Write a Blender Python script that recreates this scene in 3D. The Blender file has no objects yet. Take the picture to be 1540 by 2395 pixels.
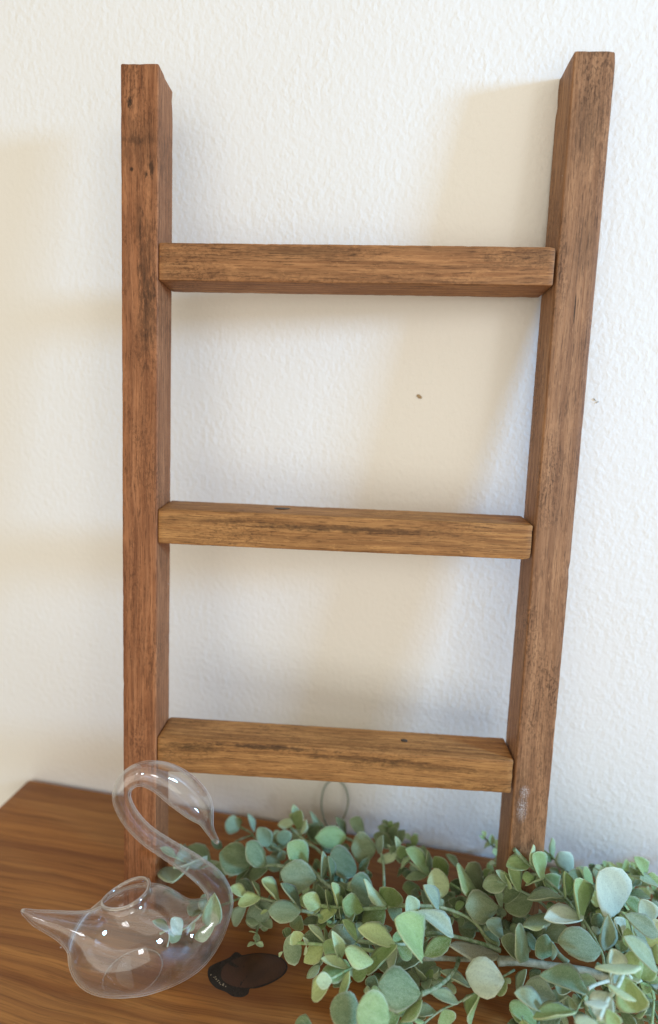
import bpy, bmesh, math, random
import numpy as np
from mathutils import Matrix, Vector, noise
random.seed(7)
rnd = random.Random(11)

# ------------------------------------------------------------------ scene, camera, light
scene = bpy.context.scene
col = scene.collection
CAM = Vector((0.18647, -0.44499, 0.41457))
RX, ROLL, RZ = 1.36736, 0.03529, 0.16425
MCAM = (Matrix.Rotation(RZ, 3, 'Z') @ Matrix.Rotation(RX, 3, 'X') @ Matrix.Rotation(ROLL, 3, 'Z'))
FPX, PW, PH = 1222.00271, 1540.0, 2395.0            # focal length in pixels of the 1540 x 2395 photograph

cd = bpy.data.cameras.new("camera")
cam = bpy.data.objects.new("camera", cd); col.objects.link(cam)
m4 = MCAM.to_4x4(); m4.translation = CAM
cam.matrix_world = m4
cd.sensor_fit = 'VERTICAL'; cd.sensor_height = 36.0; cd.sensor_width = 24.0
cd.lens = 36.0 * FPX / PH
cd.clip_start = 0.01; cd.clip_end = 50
cd.dof.use_dof = True; cd.dof.focus_distance = 0.372; cd.dof.aperture_fstop = 2.3
scene.camera = cam

world = bpy.data.worlds.new("World"); scene.world = world; world.use_nodes = True
bg = world.node_tree.nodes['Background']
bg.inputs['Color'].default_value = (1.0, 0.90, 0.71, 1); bg.inputs['Strength'].default_value = 0.52

def area_lamp(name, pos, target, sx, sy, power, color):
    ld = bpy.data.lights.new(name, 'AREA'); ld.shape = 'RECTANGLE'; ld.size = sx; ld.size_y = sy
    ld.energy = power; ld.color = color
    o = bpy.data.objects.new(name, ld); col.objects.link(o)
    o.location = pos
    o.rotation_euler = (Vector(target) - Vector(pos)).to_track_quat('-Z', 'Y').to_euler()
    return o
TGT = (0.12, -0.02, 0.32)
area_lamp("window_light", (1.70, -0.505, 0.76), TGT, 0.20, 0.25, 26.0, (0.26, 0.56, 1.0))
area_lamp("front_fill_light", (0.45, -1.85, 0.42), TGT, 3.2, 2.2, 17.5, (1.0, 0.95, 0.85))  # added broad fill behind the camera, lifts the lower wall and ladder fronts
area_lamp("side_window_light", (1.35, -1.45, 0.95), TGT, 0.26, 0.38, 2.2, (0.92, 0.96, 1.0))

scene.view_settings.view_transform = 'Standard'; scene.view_settings.look = 'None'
scene.view_settings.exposure = 0.23; scene.view_settings.gamma = 1.0
scene.render.engine = 'CYCLES'
cy = scene.cycles
cy.max_bounces = 20; cy.transparent_max_bounces = 32; cy.transmission_bounces = 20; cy.glossy_bounces = 6
cy.blur_glossy = 0.0
cy.use_denoising = True
try: cy.denoiser = 'OPENIMAGEDENOISE'
except Exception: pass

# ------------------------------------------------------------------ picture <-> place
FWD = -(MCAM @ Vector((0, 0, 1)))
def ray(px, py):
    return MCAM @ Vector(((px - PW/2)/FPX, -(py - 1197.0)/FPX, -1.0))     # unit depth along the view axis
def at_height(px, py, h):
    r = ray(px, py); t = (h - CAM.z)/r.z
    p = CAM + r*t
    if p.y > -0.010:                                                     # never inside the wall
        p = CAM + r*((-0.010 - CAM.y)/r.y)
    return p
def depth_of(p): return (p - CAM).dot(FWD)
def at_depth(px, py, d): return CAM + ray(px, py)*d

# ------------------------------------------------------------------ object helpers
def obj(name, me, mat=None, parent=None, smooth=False):
    o = bpy.data.objects.new(name, me); col.objects.link(o)
    if mat and not me.materials: me.materials.append(mat)
    if parent: o.parent = parent
    if smooth:
        me.polygons.foreach_set('use_smooth', [True]*len(me.polygons))
    return o
def thing(name, label, cat, loc=(0, 0, 0)):
    o = bpy.data.objects.new(name, None); col.objects.link(o)
    o.empty_display_size = 0.02; o.location = loc
    o['label'] = label; o['category'] = cat
    return o
def mesh(name, v, f):
    me = bpy.data.meshes.new(name); me.from_pydata([tuple(p) for p in v], [], f); me.update(); return me

# ------------------------------------------------------------------ material helpers
class NT:
    def __init__(s, name):
        s.m = bpy.data.materials.new(name); s.m.use_nodes = True
        s.t = s.m.node_tree; s.t.nodes.clear()
        s.out = s.n('ShaderNodeOutputMaterial')
    def n(s, kind, **kw):
        nd = s.t.nodes.new(kind)
        for k, v in kw.items(): setattr(nd, k, v)
        return nd
    def put(s, sock, v):
        if hasattr(v, 'is_output') or isinstance(v, bpy.types.NodeSocket): s.t.links.new(v, sock)
        else: sock.default_value = v
    def math(s, op, a, b=None, c=None, clamp=False):
        nd = s.n('ShaderNodeMath', operation=op, use_clamp=clamp)
        s.put(nd.inputs[0], a)
        if b is not None: s.put(nd.inputs[1], b)
        if c is not None: s.put(nd.inputs[2], c)
        return nd.outputs[0]
    def vmath(s, op, a, b):
        nd = s.n('ShaderNodeVectorMath', operation=op); s.put(nd.inputs[0], a); s.put(nd.inputs[1], b)
        return nd.outputs[1] if op in ('LENGTH', 'DISTANCE', 'DOT_PRODUCT') else nd.outputs[0]
    def noise(s, vec, scale, detail=3, rough=.55, dist=0.0, color=False):
        nd = s.n('ShaderNodeTexNoise'); s.put(nd.inputs['Vector'], vec)
        nd.inputs['Scale'].default_value = scale; nd.inputs['Detail'].default_value = detail
        nd.inputs['Roughness'].default_value = rough; nd.inputs['Distortion'].default_value = dist
        return nd.outputs['Color' if color else 'Fac']
    def ramp(s, fac, pts, interp='LINEAR'):
        nd = s.n('ShaderNodeValToRGB'); s.put(nd.inputs[0], fac); r = nd.color_ramp; r.interpolation = interp
        while len(r.elements) < len(pts): r.elements.new(0.5)
        for e, (p, c) in zip(r.elements, pts):
            e.position = p; e.color = (c, c, c, 1) if not hasattr(c, '__len__') else (*c, 1)
        return nd.outputs[0]
    def mix(s, fac, a, b, blend='MIX'):
        nd = s.n('ShaderNodeMix', data_type='RGBA', blend_type=blend)
        s.put(nd.inputs[0], fac)
        for i, v in ((6, a), (7, b)):
            if isinstance(v, tuple) and len(v) == 3: v = (*v, 1)
            s.put(nd.inputs[i], v)
        return nd.outputs[2]
    def bump(s, h, strength, dist, normal=None):
        nd = s.n('ShaderNodeBump'); s.put(nd.inputs['Height'], h)
        nd.inputs['Strength'].default_value = strength; nd.inputs['Distance'].default_value = dist
        if normal is not None: s.put(nd.inputs['Normal'], normal)
        return nd.outputs[0]
    def bsdf(s, **kw):
        nd = s.n('ShaderNodeBsdfPrincipled')
        for k, v in kw.items():
            v = (*v, 1) if isinstance(v, tuple) and len(v) == 3 else v
            s.put(nd.inputs[k.replace('_', ' ')], v)
        return nd
    def done(s, shader): s.t.links.new(shader, s.out.inputs[0]); return s.m
    def attr(s, name, out='Vector', kind='GEOMETRY'):
        nd = s.n('ShaderNodeAttribute', attribute_type=kind, attribute_name=name); return nd.outputs[out]
    def xyz(s, v):
        nd = s.n('ShaderNodeSeparateXYZ'); s.put(nd.inputs[0], v); return nd.outputs
    def comb(s, x, y, z):
        nd = s.n('ShaderNodeCombineXYZ')
        for i, v in enumerate((x, y, z)): s.put(nd.inputs[i], v)
        return nd.outputs[0]

def wood_mat(name, light, mid, dark, off, rough=.5, wear=.5, pores=.6, marks=(), scuffs=(), knots=(), ringscale=300, specks=True):
    """stained timber; the attribute 'grain' holds metres: x along the board, y across the face, z into it"""
    T = NT(name)
    g0 = T.attr('grain')
    g = T.vmath('ADD', g0, (off, off*.37, off*.71))
    # gentle wander of the grain
    w = T.noise(T.vmath('MULTIPLY', g, (5, 14, 14)), 1, 2, .5, color=True)
    w = T.vmath('MULTIPLY', T.vmath('SUBTRACT', w, (.5, .5, .5)), (0, .012, .012))
    gw = T.vmath('ADD', g, w)
    x, y, z = T.xyz(gw)
    cy_, cz_ = T.math('ADD', T.math('FRACT', off*.77) if False else y, .045), T.math('ADD', z, .03)
    rad = T.math('SQRT', T.math('ADD', T.math('MULTIPLY', cy_, cy_), T.math('MULTIPLY', cz_, cz_)))
    rings = T.math('FRACT', T.math('MULTIPLY', T.math('ADD', rad, T.math('MULTIPLY', T.noise(T.vmath('MULTIPLY', gw, (3, 30, 30)), 1, 2), .006)), ringscale))
    late = T.ramp(rings, [(0, .15), (.35, .0), (.8, .75), (.95, 1), (1, .15)])
    streak = T.noise(T.vmath('MULTIPLY', gw, (9, 480, 480)), 1, 4, .68)
    fine = T.noise(T.vmath('MULTIPLY', gw, (60, 1250, 1250)), 1, 3, .72)
    blotch = T.noise(T.vmath('MULTIPLY', g, (15, 46, 46)), 1, 5, .62, .8)
    fleck = T.noise(T.vmath('MULTIPLY', g, (170, 520, 520)), 1, 3, .7)
    c = T.mix(T.ramp(streak, [(.36, 0), (.62, 1)]), mid, light)
    c = T.mix(T.math('MULTIPLY', late, .42), c, dark)
    c = T.mix(T.math('MULTIPLY', T.ramp(blotch, [(.44, 0), (.62, 1)]), wear), c, tuple(.6*p_+.4*q_ for p_, q_ in zip(dark, mid)))
    c = T.mix(T.math('MULTIPLY', T.ramp(blotch, [(.30, 1), (.44, 0)]), .6), c, tuple(min(1, v*1.12) for v in light))
    c = T.mix(T.math('MULTIPLY', T.ramp(fine, [(.52, 0), (.66, 1)]), .75), c, tuple(v*.55 for v in dark))
    c = T.mix(T.math('MULTIPLY', T.ramp(fleck, [(.30, 1), (.42, 0)]), .40), c, tuple(min(1, v*1.2) for v in light))
    # speckled pores where the stain lies thick
    pz = T.noise(T.vmath('MULTIPLY', g, (330, 640, 640)), 1, 3, .75)
    pm = T.ramp(T.noise(T.vmath('MULTIPLY', g, (11, 30, 30)), 1.3, 3), [(.45, 0), (.66, 1)])
    c = T.mix(T.math('MULTIPLY', T.math('MULTIPLY', T.ramp(pz, [(.50, 0), (.58, 1)]), pm), pores), c, tuple(v*.28 for v in dark))
    for (mx, my, rx_, ry_, st) in marks:                                  # worn dark marks with a shape of their own
        d = T.vmath('MULTIPLY', T.vmath('SUBTRACT', g0, (mx, my, 0)), (1/rx_, 1/ry_, 0))
        d = T.math('ADD', T.vmath('LENGTH', d, (0, 0, 0)), T.math('MULTIPLY', T.math('SUBTRACT', T.noise(T.vmath('MULTIPLY', g, (160, 420, 420)), 1, 4, .7), .5), 2.6))
        c = T.mix(T.math('MULTIPLY', T.ramp(d, [(.35, 1), (1.1, 0)]), st), c, (.018, .010, .006))
    for (mx, my, rx_, ry_) in knots:
        d = T.vmath('LENGTH', T.vmath('MULTIPLY', T.vmath('SUBTRACT', g0, (mx, my, 0)), (1/rx_, 1/ry_, 0)), (0, 0, 0))
        d = T.math('ADD', d, T.math('MULTIPLY', T.math('SUBTRACT', T.noise(g0, 260, 2), .5), .5))
        c = T.mix(T.ramp(d, [(.2, .9), (.85, .75), (1.15, .25), (1.8, 0)]), c, (.035, .020, .011))
    for (mx, my, rx_, ry_) in scuffs:
        d = T.vmath('LENGTH', T.vmath('MULTIPLY', T.vmath('SUBTRACT', g0, (mx, my, 0)), (1/rx_, 1/ry_, 0)), (0, 0, 0))
        n_ = T.noise(T.vmath('MULTIPLY', g0, (900, 1600, 1600)), 1, 2, .6)
        k = T.math('MULTIPLY', T.ramp(d, [(.2, 1), (1, 0)]), T.ramp(n_, [(.5, 0), (.6, 1)]))
        c = T.mix(T.math('MULTIPLY', k, .85), c, (.72, .72, .72))
    if specks:
        vo = T.n('ShaderNodeTexVoronoi', feature='F1'); T.put(vo.inputs['Vector'], g); vo.inputs['Scale'].default_value = 95
        sel = T.xyz(vo.outputs['Color'])[0]
        k = T.math('MULTIPLY', T.math('LESS_THAN', vo.outputs['Distance'], .042), T.math('GREATER_THAN', sel, .90))
        c = T.mix(T.math('MULTIPLY', k, .85), c, (.75, .72, .68))
    h = T.math('ADD', T.math('MULTIPLY', streak, .6), T.math('MULTIPLY', fine, .4))
    b = T.bump(h, .35, .0006)
    b = T.bump(pz, .12, .0004, b)
    p = T.bsdf(Base_Color=c, Roughness=T.math('ADD', rough, T.math('MULTIPLY', blotch, .2)), Normal=b)
    p.inputs['Specular IOR Level'].default_value = .22
    return T.done(p.outputs[0])

# ------------------------------------------------------------------ the wall
def wall_material():
    T = NT("painted_textured_plaster")
    tc = T.n('ShaderNodeTexCoord').outputs['Object']
    st = T.vmath('MULTIPLY', tc, (1, 1, .82))
    a = T.ramp(T.noise(st, 235, 1.0, .5, .1), [(.30, 0), (.52, .45), (.74, 1)], 'EASE')
    b = T.noise(st, 105, 2, .5)
    pat = T.ramp(T.noise(tc, 22, 2), [(.3, .55), (.7, 1)])
    hgt = T.math('MULTIPLY', T.math('ADD', T.math('MULTIPLY', a, .75), T.math('MULTIPLY', b, .8)), pat)
    n1 = T.bump(hgt, .31, .0015)
    n1 = T.bump(T.noise(tc, 800, 2), .10, .0004, n1)
    c = T.mix(T.ramp(T.noise(tc, 3.1, 2), [(.35, 0), (.65, 1)]), (.815, .80, .765), (.835, .825, .80))
    p = T.bsdf(Base_Color=c, Roughness=.55, Normal=n1)
    p.inputs['Specular IOR Level'].default_value = .3
    return T.done(p.outputs[0])
def box_mesh(name, x0, x1, y0, y1, z0, z1):
    v = [(x, y, z) for x in (x0, x1) for y in (y0, y1) for z in (z0, z1)]
    f = [(0, 1, 3, 2), (4, 6, 7, 5), (0, 4, 5, 1), (2, 3, 7, 6), (0, 2, 6, 4), (1, 5, 7, 3)]
    return mesh(name, v, f)
wall = obj("wall", box_mesh("wall", -1.6, 1.6, 0.0, 0.10, -0.75, 1.7), wall_material())
wall['kind'] = 'structure'; wall['label'] = "white painted wall with orange peel plaster texture"

def simple_mat(name, c, rough=.6, noise_amt=.25, sc=600):
    T = NT(name); tc = T.n('ShaderNodeTexCoord').outputs['Object']
    cc = T.mix(T.math('MULTIPLY', T.noise(tc, sc, 3), noise_amt*2), c, tuple(v*.5 for v in c))
    return T.done(T.bsdf(Base_Color=cc, Roughness=rough).outputs[0])

def wall_point(px, py, off=0.0):
    r = ray(px, py); return CAM + r*((-off - CAM.y)/r.y)
def blob(name, p, rx_, ry_, rz_, ang, mat, parent, seed):
    v, f = [], []; n, k = 10, 5
    for i in range(k+1):
        th = math.pi/2*i/k
        for j in range(n):
            ph = 2*math.pi*j/n
            q = Vector((math.cos(th)*math.cos(ph)*rx_, 0, math.cos(th)*math.sin(ph)*rz_))
            q = q*(1+.25*noise.noise(Vector((ph*1.3, seed, 0))))
            q.y = -math.sin(th)*ry_
            v.append(Matrix.Rotation(ang, 3, 'Y') @ q)
    for i in range(k):
        for j in range(n): f.append((i*n+j, i*n+(j+1) % n, (i+1)*n+(j+1) % n, (i+1)*n+j))
    o = obj(name, mesh(name, v, f), mat, parent, True); o.location = p; return o
tan = simple_mat("tan_fleck_paint", (.46, .33, .19))
greym = simple_mat("grey_nick_plaster", (.60, .59, .56))
blob("paint_fleck", wall_point(981, 927, .0004), .0026, .0012, .0014, .55, tan, wall, 1)
for i, (px, py, a) in enumerate([(1392, 934, .8), (1398, 940, -.6)]):
    blob("paint_nick", wall_point(px, py, .0003), .0014, .0005, .0005, a, greym, wall, 5+i)

# ------------------------------------------------------------------ the table
X0 = -0.2108
def table_material():
    T = NT("stained_pine_tabletop")
    g0 = T.attr('grain')
    kn = at_height(585, 2262, 0)
    # the grain bends round the knot
    d = T.vmath('MULTIPLY', T.vmath('SUBTRACT', g0, (kn.x, kn.y, 0)), (1, 1.25, 0))
    dx, dy, _ = T.xyz(d)
    r2 = T.math('ADD', T.math('MULTIPLY', T.math('MULTIPLY', dx, dx), .35), T.math('MULTIPLY', dy, dy))
    push = T.math('DIVIDE', .00035, T.math('ADD', r2, .00055))
    x, y, z = T.xyz(g0)
    yy = T.math('SUBTRACT', y, T.math('MULTIPLY', T.math('MULTIPLY', dy, push), .75))
    v = T.comb(x, yy, z)
    w = T.noise(T.vmath('MULTIPLY', v, (3.2, 9, 9)), 1, 3, .55, color=True)
    v = T.vmath('ADD', v, T.vmath('MULTIPLY', T.vmath('SUBTRACT', w, (.5, .5, .5)), (0, .030, 0)))
    band = T.noise(T.vmath('MULTIPLY', v, (1.4, 92, 20)), 1, 2, .45)
    band2 = T.noise(T.vmath('MULTIPLY', v, (2.5, 260, 40)), 1, 3, .6)
    fine = T.noise(T.vmath('MULTIPLY', v, (16, 820, 300)), 1, 4, .70)
    c = T.mix(T.ramp(band, [(.34, 0), (.46, .4), (.54, .7), (.66, 1)]), (.235, .084, .020), (.430, .182, .044))
    c = T.mix(T.math('MULTIPLY', T.ramp(band2, [(.40, 1), (.58, 0)]), .42), c, (.150, .050, .013))
    c = T.mix(T.math('MULTIPLY', T.ramp(fine, [(.48, 0), (.66, 1)]), .55), c, (.085, .030, .008))
    big = T.noise(T.vmath('MULTIPLY', g0, (4, 7, 1)), 1, 3)
    c = T.mix(T.math('MULTIPLY', T.ramp(big, [(.35, 0), (.7, 1)]), .35), c, (.20, .070, .015))
    # pale wear and a few crumbs of dust
    vo = T.n('ShaderNodeTexVoronoi', feature='F1'); T.put(vo.inputs['Vector'], g0); vo.inputs['Scale'].default_value = 70
    sel = T.xyz(vo.outputs['Color'])[0]
    k = T.math('MULTIPLY', T.math('LESS_THAN', vo.outputs['Distance'], .04), T.math('GREATER_THAN', sel, .86))
    c = T.mix(T.math('MULTIPLY', k, .8), c, (.62, .58, .54))
    # second, paler heart round the knot
    halo = T.math('SQRT', T.math('ADD', T.math('MULTIPLY', T.math('MULTIPLY', dx, dx), .55), T.math('MULTIPLY', dy, dy)))
    c = T.mix(T.ramp(halo, [(.014, .85), (.026, .5), (.046, 0)]), c, (.115, .036, .009))
    h = T.math('ADD', T.math('MULTIPLY', band2, .5), T.math('MULTIPLY', fine, .5))
    b = T.bump(h, .25, .0007)
    p = T.bsdf(Base_Color=c, Roughness=T.math('ADD', .36, T.math('MULTIPLY', fine, .25)), Normal=b)
    p.inputs['Specular IOR Level'].default_value = .34
    return T.done(p.outputs[0])

def rounded_board(name, C0, C1, r=.0012, nlen=60, jitter=.00010, chips=(), seed=0, endr=None, grain_w=None):
    """C0, C1: the four corners (front-bottom, front-top, back-top, back-bottom) of the two ends; a worn, eased timber."""
    C0 = [Vector(c) for c in C0]; C1 = [Vector(c) for c in C1]
    L = sum(((C1[i]-C0[i]).length for i in range(4)))/4
    W = ((C0[1]-C0[0]).length + (C1[1]-C1[0]).length)/2; D = ((C0[2]-C0[1]).length + (C1[2]-C1[1]).length)/2
    endr = endr or r
    # section parameters (u: bottom->top, v: front->back)
    sec = []
    def arc(cu, cv, a0):
        for k in range(4):
            a = a0 + math.pi/2*k/3
            sec.append((cu + math.cos(a)*r/W, cv + math.sin(a)*r/D))
    mids = 6
    ru, rv = r/W, r/D
    arc(ru, rv, math.pi)            # bottom-front: from u=0 side to v=0 side
    for k in range(1, mids): sec.append((ru+(1-2*ru)*k/mids, 0))
    arc(1-ru, rv, -math.pi/2)
    for k in range(1, mids): sec.append((1, rv+(1-2*rv)*k/mids))
    arc(1-ru, 1-rv, 0)
    for k in range(1, mids): sec.append((1-ru-(1-2*ru)*k/mids, 1))
    arc(ru, 1-rv, math.pi/2)
    for k in range(1, mids): sec.append((0, 1-rv-(1-2*rv)*k/mids))
    n = len(sec)
    ts = [0, endr*.3/L, endr/L] + [endr/L + (1-2*endr/L)*i/nlen for i in range(1, nlen)] + [1-endr/L, 1-endr*.3/L, 1]
    ins = [endr*.9, endr*.3, 0] + [0]*(nlen-1) + [0, endr*.3, endr*.9]
    V, G = [], []
    def P(t, u, v):
        a = C0[0]*(1-u)*(1-v) + C0[1]*u*(1-v) + C0[2]*u*v + C0[3]*(1-u)*v
        b = C1[0]*(1-u)*(1-v) + C1[1]*u*(1-v) + C1[2]*u*v + C1[3]*(1-u)*v
        return a*(1-t) + b*t
    for t, i_ in zip(ts, ins):
        for (u, v) in sec:
            uu = .5+(u-.5)*(1-2*i_/W); vv = .5+(v-.5)*(1-2*i_/D)
            p = P(t, uu, vv)
            edge = min(min(u, 1-u)*W, min(v, 1-v)*D) < r*.95 and (min(u, 1-u)*W < r*1.01 and min(v, 1-v)*D < r*1.01)
            q = Vector((t*L*60, u*3+seed*7.1, v*3))
            s = noise.noise(q)*jitter + noise.noise(q*.22)*jitter*1.6
            if edge: s -= max(0, noise.noise(Vector((t*L*170, seed*3.3+round(u)*5, round(v)*9)))-.1)*.0005
            for (ct, cu, cv, cr, cdp) in chips:
                dd = math.sqrt(((t-ct)*L)**2 + ((u-cu)*W)**2 + ((v-cv)*D)**2)/cr
                if dd < 1: s -= cdp*(1-dd*dd)*(.7+.6*noise.noise(q*3))
            c = P(t, .5, .5); dirv = p-c
            if dirv.length > 0: p = p + dirv.normalized()*s
            V.append(p)
            # unwrap so that the texture never smears across a face
            G.append((t*L, u*W, v*D))
    F = []
    for i in range(len(ts)-1):
        for j in range(n):
            F.append((i*n+j, i*n+(j+1) % n, (i+1)*n+(j+1) % n, (i+1)*n+j))
    F.append(tuple(range(n))); F.append(tuple((len(ts)-1)*n+j for j in reversed(range(n))))
    me = mesh(name, V, F)
    bm = bmesh.new(); bm.from_mesh(me); bmesh.ops.recalc_face_normals(bm, faces=bm.faces); bm.to_mesh(me); bm.free()
    at = me.attributes.new('grain', 'FLOAT_VECTOR', 'POINT')
    at.data.foreach_set('vector', [c for g in G for c in g])
    me.polygons.foreach_set('use_smooth', [True]*len(me.polygons))
    me.set_sharp_from_angle(angle=math.radians(50))
    return me

# table top: one wide board, left end in view; 'grain' runs along x
def table_top():
    x0, x1, y0, y1, t = X0, 1.05, -0.46, -0.003, .034
    me = rounded_board("wooden_table", [(x0, y0, -t), (x0, y0, 0), (x0, y1, 0), (x0, y1, -t)],
                       [(x1, y0, -t), (x1, y0, 0), (x1, y1, 0), (x1, y1, -t)], r=.0028, nlen=80, jitter=.00008, seed=4)
    g = me.attributes['grain']
    g.data.foreach_set('vector', [c for v in me.vertices for c in (v.co.x, v.co.y, v.co.z)])
    return me
table = obj("wooden_table", table_top(), table_material())
table['label'] = "brown stained pine tabletop with a large dark knot under ladder, swan and greenery"
table['category'] = "table"

# the big loose knot: a dark disc of wood seated in the board with a black resin crack round it
def knot():
    c = at_height(585, 2262, 0)
    def outline(pts, z, cen=None):
        return [at_height(px, py, 0) + Vector((0, 0, z)) for px, py in pts]
    T = NT("black_resin_crack"); tc = T.n('ShaderNodeTexCoord').outputs['Object']
    nn = T.noise(tc, 420, 3, .6)
    cc = T.mix(T.ramp(nn, [(.60, 0), (.68, 1)]), (.010, .005, .003), (.028, .014, .008))
    mk = T.done(T.bsdf(Base_Color=cc, Roughness=T.ramp(nn, [(.3, .25), (.7, .5)]), Normal=T.bump(nn, .5, .001)).outputs[0])
    S = lambda x, y: ((0 + x*.84416)/1.7104, (3700 + y*.84416)/1.7104)
    outer = [(985, 235), (992, 200), (1030, 178), (1085, 155), (1112, 130), (1135, 132), (1150, 142), (1200, 134), (1262, 134), (1320, 146),
             (1352, 170), (1364, 200), (1352, 230), (1318, 258), (1265, 285), (1215, 300), (1185, 302), (1178, 325), (1150, 341), (1105, 338), (1072, 318), (1028, 300), (998, 272)]
    inner = [(1048, 232), (1062, 196), (1100, 168), (1160, 146), (1225, 137), (1290, 144), (1338, 165), (1356, 198), (1340, 232), (1300, 260),
             (1240, 284), (1180, 297), (1110, 290), (1062, 266)]
    def disc(name, pts, z0, z1, mat, parent):
        P = [S(*p) for p in pts]
        # closed Catmull-Rom for a smooth outline
        Q = []
        n = len(P)
        for i in range(n):
            p0, p1, p2, p3 = (Vector(P[(i+k-1) % n]).to_2d() for k in range(4))
            for s in range(4):
                t = s/4
                Q.append(.5*((2*p1)+(p2-p0)*t+(2*p0-5*p1+4*p2-p3)*t*t+(3*p1-p0-3*p2+p3)*t**3))
        V = [at_height(q.x, q.y, 0) for q in Q]; cen = sum(V, Vector())/len(V)
        m = len(V); v = []; f = []
        for k, (sc, z) in enumerate(((1, z0), (.97, z1), (.8, z1*1.15), (.4, z1*.9))):
            for p in V:
                q = cen + (p-cen)*sc; q.z = z + (.00012*noise.noise(p*160) if k > 1 else 0); v.append(q)
        for k in range(3):
            for j in range(m): f.append((k*m+j, k*m+(j+1) % m, (k+1)*m+(j+1) % m, (k+1)*m+j))
        f.append(tuple(3*m+j for j in range(m)))
        return obj(name, mesh(name, v, f), mat, parent, True)
    crack = disc("knot_crack", outer, .00006, .00006, mk, table)
    T = NT("dark_knot_wood"); tc = T.n('ShaderNodeTexCoord').outputs['Object']
    d = T.vmath('MULTIPLY', T.vmath('SUBTRACT', tc, (c.x+.008, c.y+.002, 0)), (1, 1.6, 0))
    ln = T.math('ADD', T.vmath('LENGTH', d, (0, 0, 0)), T.math('MULTIPLY', T.noise(tc, 90, 3), .006))
    wv = T.math('FRACT', T.math('MULTIPLY', ln, 420))
    cc = T.mix(T.math('MULTIPLY', wv, .5), (.056, .021, .009), (.034, .012, .006))
    cc = T.mix(T.ramp(T.noise(tc, 60, 3), [(.45, 0), (.6, .6)]), cc, (.026, .011, .006))
    disc("knot", inner, .00012, .00012, T.done(T.bsdf(Base_Color=cc, Roughness=.36, Normal=T.bump(T.noise(tc, 500, 3), .1, .0005)).outputs[0]), table)
    # crumbs of old pale sap in the crack
    pm = simple_mat("pale_sap_crumbs", (.24, .19, .12), .7)
    v, f = [], []
    r_ = random.Random(3)
    for k in range(15):
        t = r_.random(); px, py = S(1008 + 62*t**1.0 + r_.uniform(-10, 10), 232 + 62*t + r_.uniform(-6, 6))
        p = at_height(px, py, .0004); s = r_.uniform(.0002, .0007)
        b = len(v)
        for a in range(5):
            v.append(p + Vector((math.cos(a*1.257)*s*r_.uniform(.6, 1.3), math.sin(a*1.257)*s*r_.uniform(.6, 1.3), 0)))
        v.append(p + Vector((0, 0, s*.7)))
        for a in range(5): f.append((b+a, b+(a+1) % 5, b+5))
    o = obj("sap_crumbs", mesh("sap_crumbs", v, f), pm, table); o['kind'] = 'stuff'
knot()

# ------------------------------------------------------------------ the ladder
LD = {'b': 0.11836, 'th': 0.09356, 'psi': 0.11628, 'wL': 0.02681, 'wR': 0.02715, 'd': 0.0289, 's': (0.50981, 0.31861, 0.13619), 'h': (0.02589, 0.02657, 0.02894), 'HL': 0.63976, 'HR': 0.64857, 'divg': -0.00133, 't': (0.00257, 0.00073, 0.00096), 'k': (-8e-05, 0.00415, 0.00259), 'g': (-0.00029, -0.00091, -0.00156)}
LL = 0.28
ladder = thing("decorative_ladder", "brown stained wooden blanket ladder with three rungs leaning on the white wall", "ladder")
c_, s_ = math.cos(LD['th']), math.sin(LD['th'])
lean = Matrix(((1, 0, 0), (0, c_, s_), (0, -s_, c_)))
rot = Matrix.Rotation(LD['psi'], 3, 'Z') @ lean
mw = rot.to_4x4(); mw.translation = Vector((0, -LD['b'], LD['d']*s_))
ladder.matrix_world = mw
d_ = LD['d']; gap = .0005
rx_at = lambda z: LL + LD['divg']*z
def post(x0a, x0b, w, H, name, mat, seed, chips):
    # board axis up the post; u across the face, v into depth
    C0 = [(x0a, 0, 0), (x0a+w, 0, 0), (x0a+w, d_, 0), (x0a, d_, 0)]
    C1 = [(x0b, 0, H), (x0b+w, 0, H), (x0b+w, d_, H), (x0b, d_, H)]
    return obj(name, rounded_board(name, C0, C1, r=.0011, nlen=110, jitter=.00010, chips=chips, seed=seed), mat, ladder)
M_left = wood_mat("red_brown_stained_wood", (.410, .174, .073), (.270, .100, .038), (.120, .041, .017), 1.3, rough=.5, wear=.35, pores=.55,
                  marks=[(.505, .018, .045, .007, .45), (.535, .0125, .025, .004, .35), (.588, .013, .028, .020, .30), (.615, .0065, .006, .002, .9), (.590, .012, .004, .012, .4), (.574, .022, .008, .002, .7), (.571, .008, .002, .0016, .8), (.568, .018, .003, .0016, .8), (.47, .019, .04, .009, .5)], ringscale=260)
M_right = wood_mat("tan_brown_stained_wood", (.415, .220, .110), (.290, .140, .066), (.135, .062, .032), 7.9, rough=.46, wear=.32, pores=.6,
                   marks=[(.60, .012, .03, .012, .30), (.53, .018, .03, .008, .28), (.11, .006, .05, .006, .45)], scuffs=[(.126, .0085, .006, .0045), (.112, .0075, .013, .005)],
                   knots=[(.485, .0145, .011, .0005)], ringscale=170)
post(-LD['wL'], -LD['wL'], LD['wL'], LD['HL'], "post", M_left, 1,
     [(1, .15, 0, .004, .0010), (1, .55, 0, .003, .0012), (1, .4, 0, .003, .0006), (1, 1, .55, .005, .0009), (1, 1, .8, .004, .0008), (.988, 1, 1, .008, .0010), (.30, 0, 0, .004, .0006)])
post(LL, rx_at(LD['HR']), LD['wR'], LD['HR'], "post", M_right, 2,
     [(1, 1, 0, .0045, .0016), (1, 0, .8, .005, .0007), (.975, 0, 1, .008, .0008), (.46, 1, 0, .004, .0010), (1, .4, 0, .003, .0005)])
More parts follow.
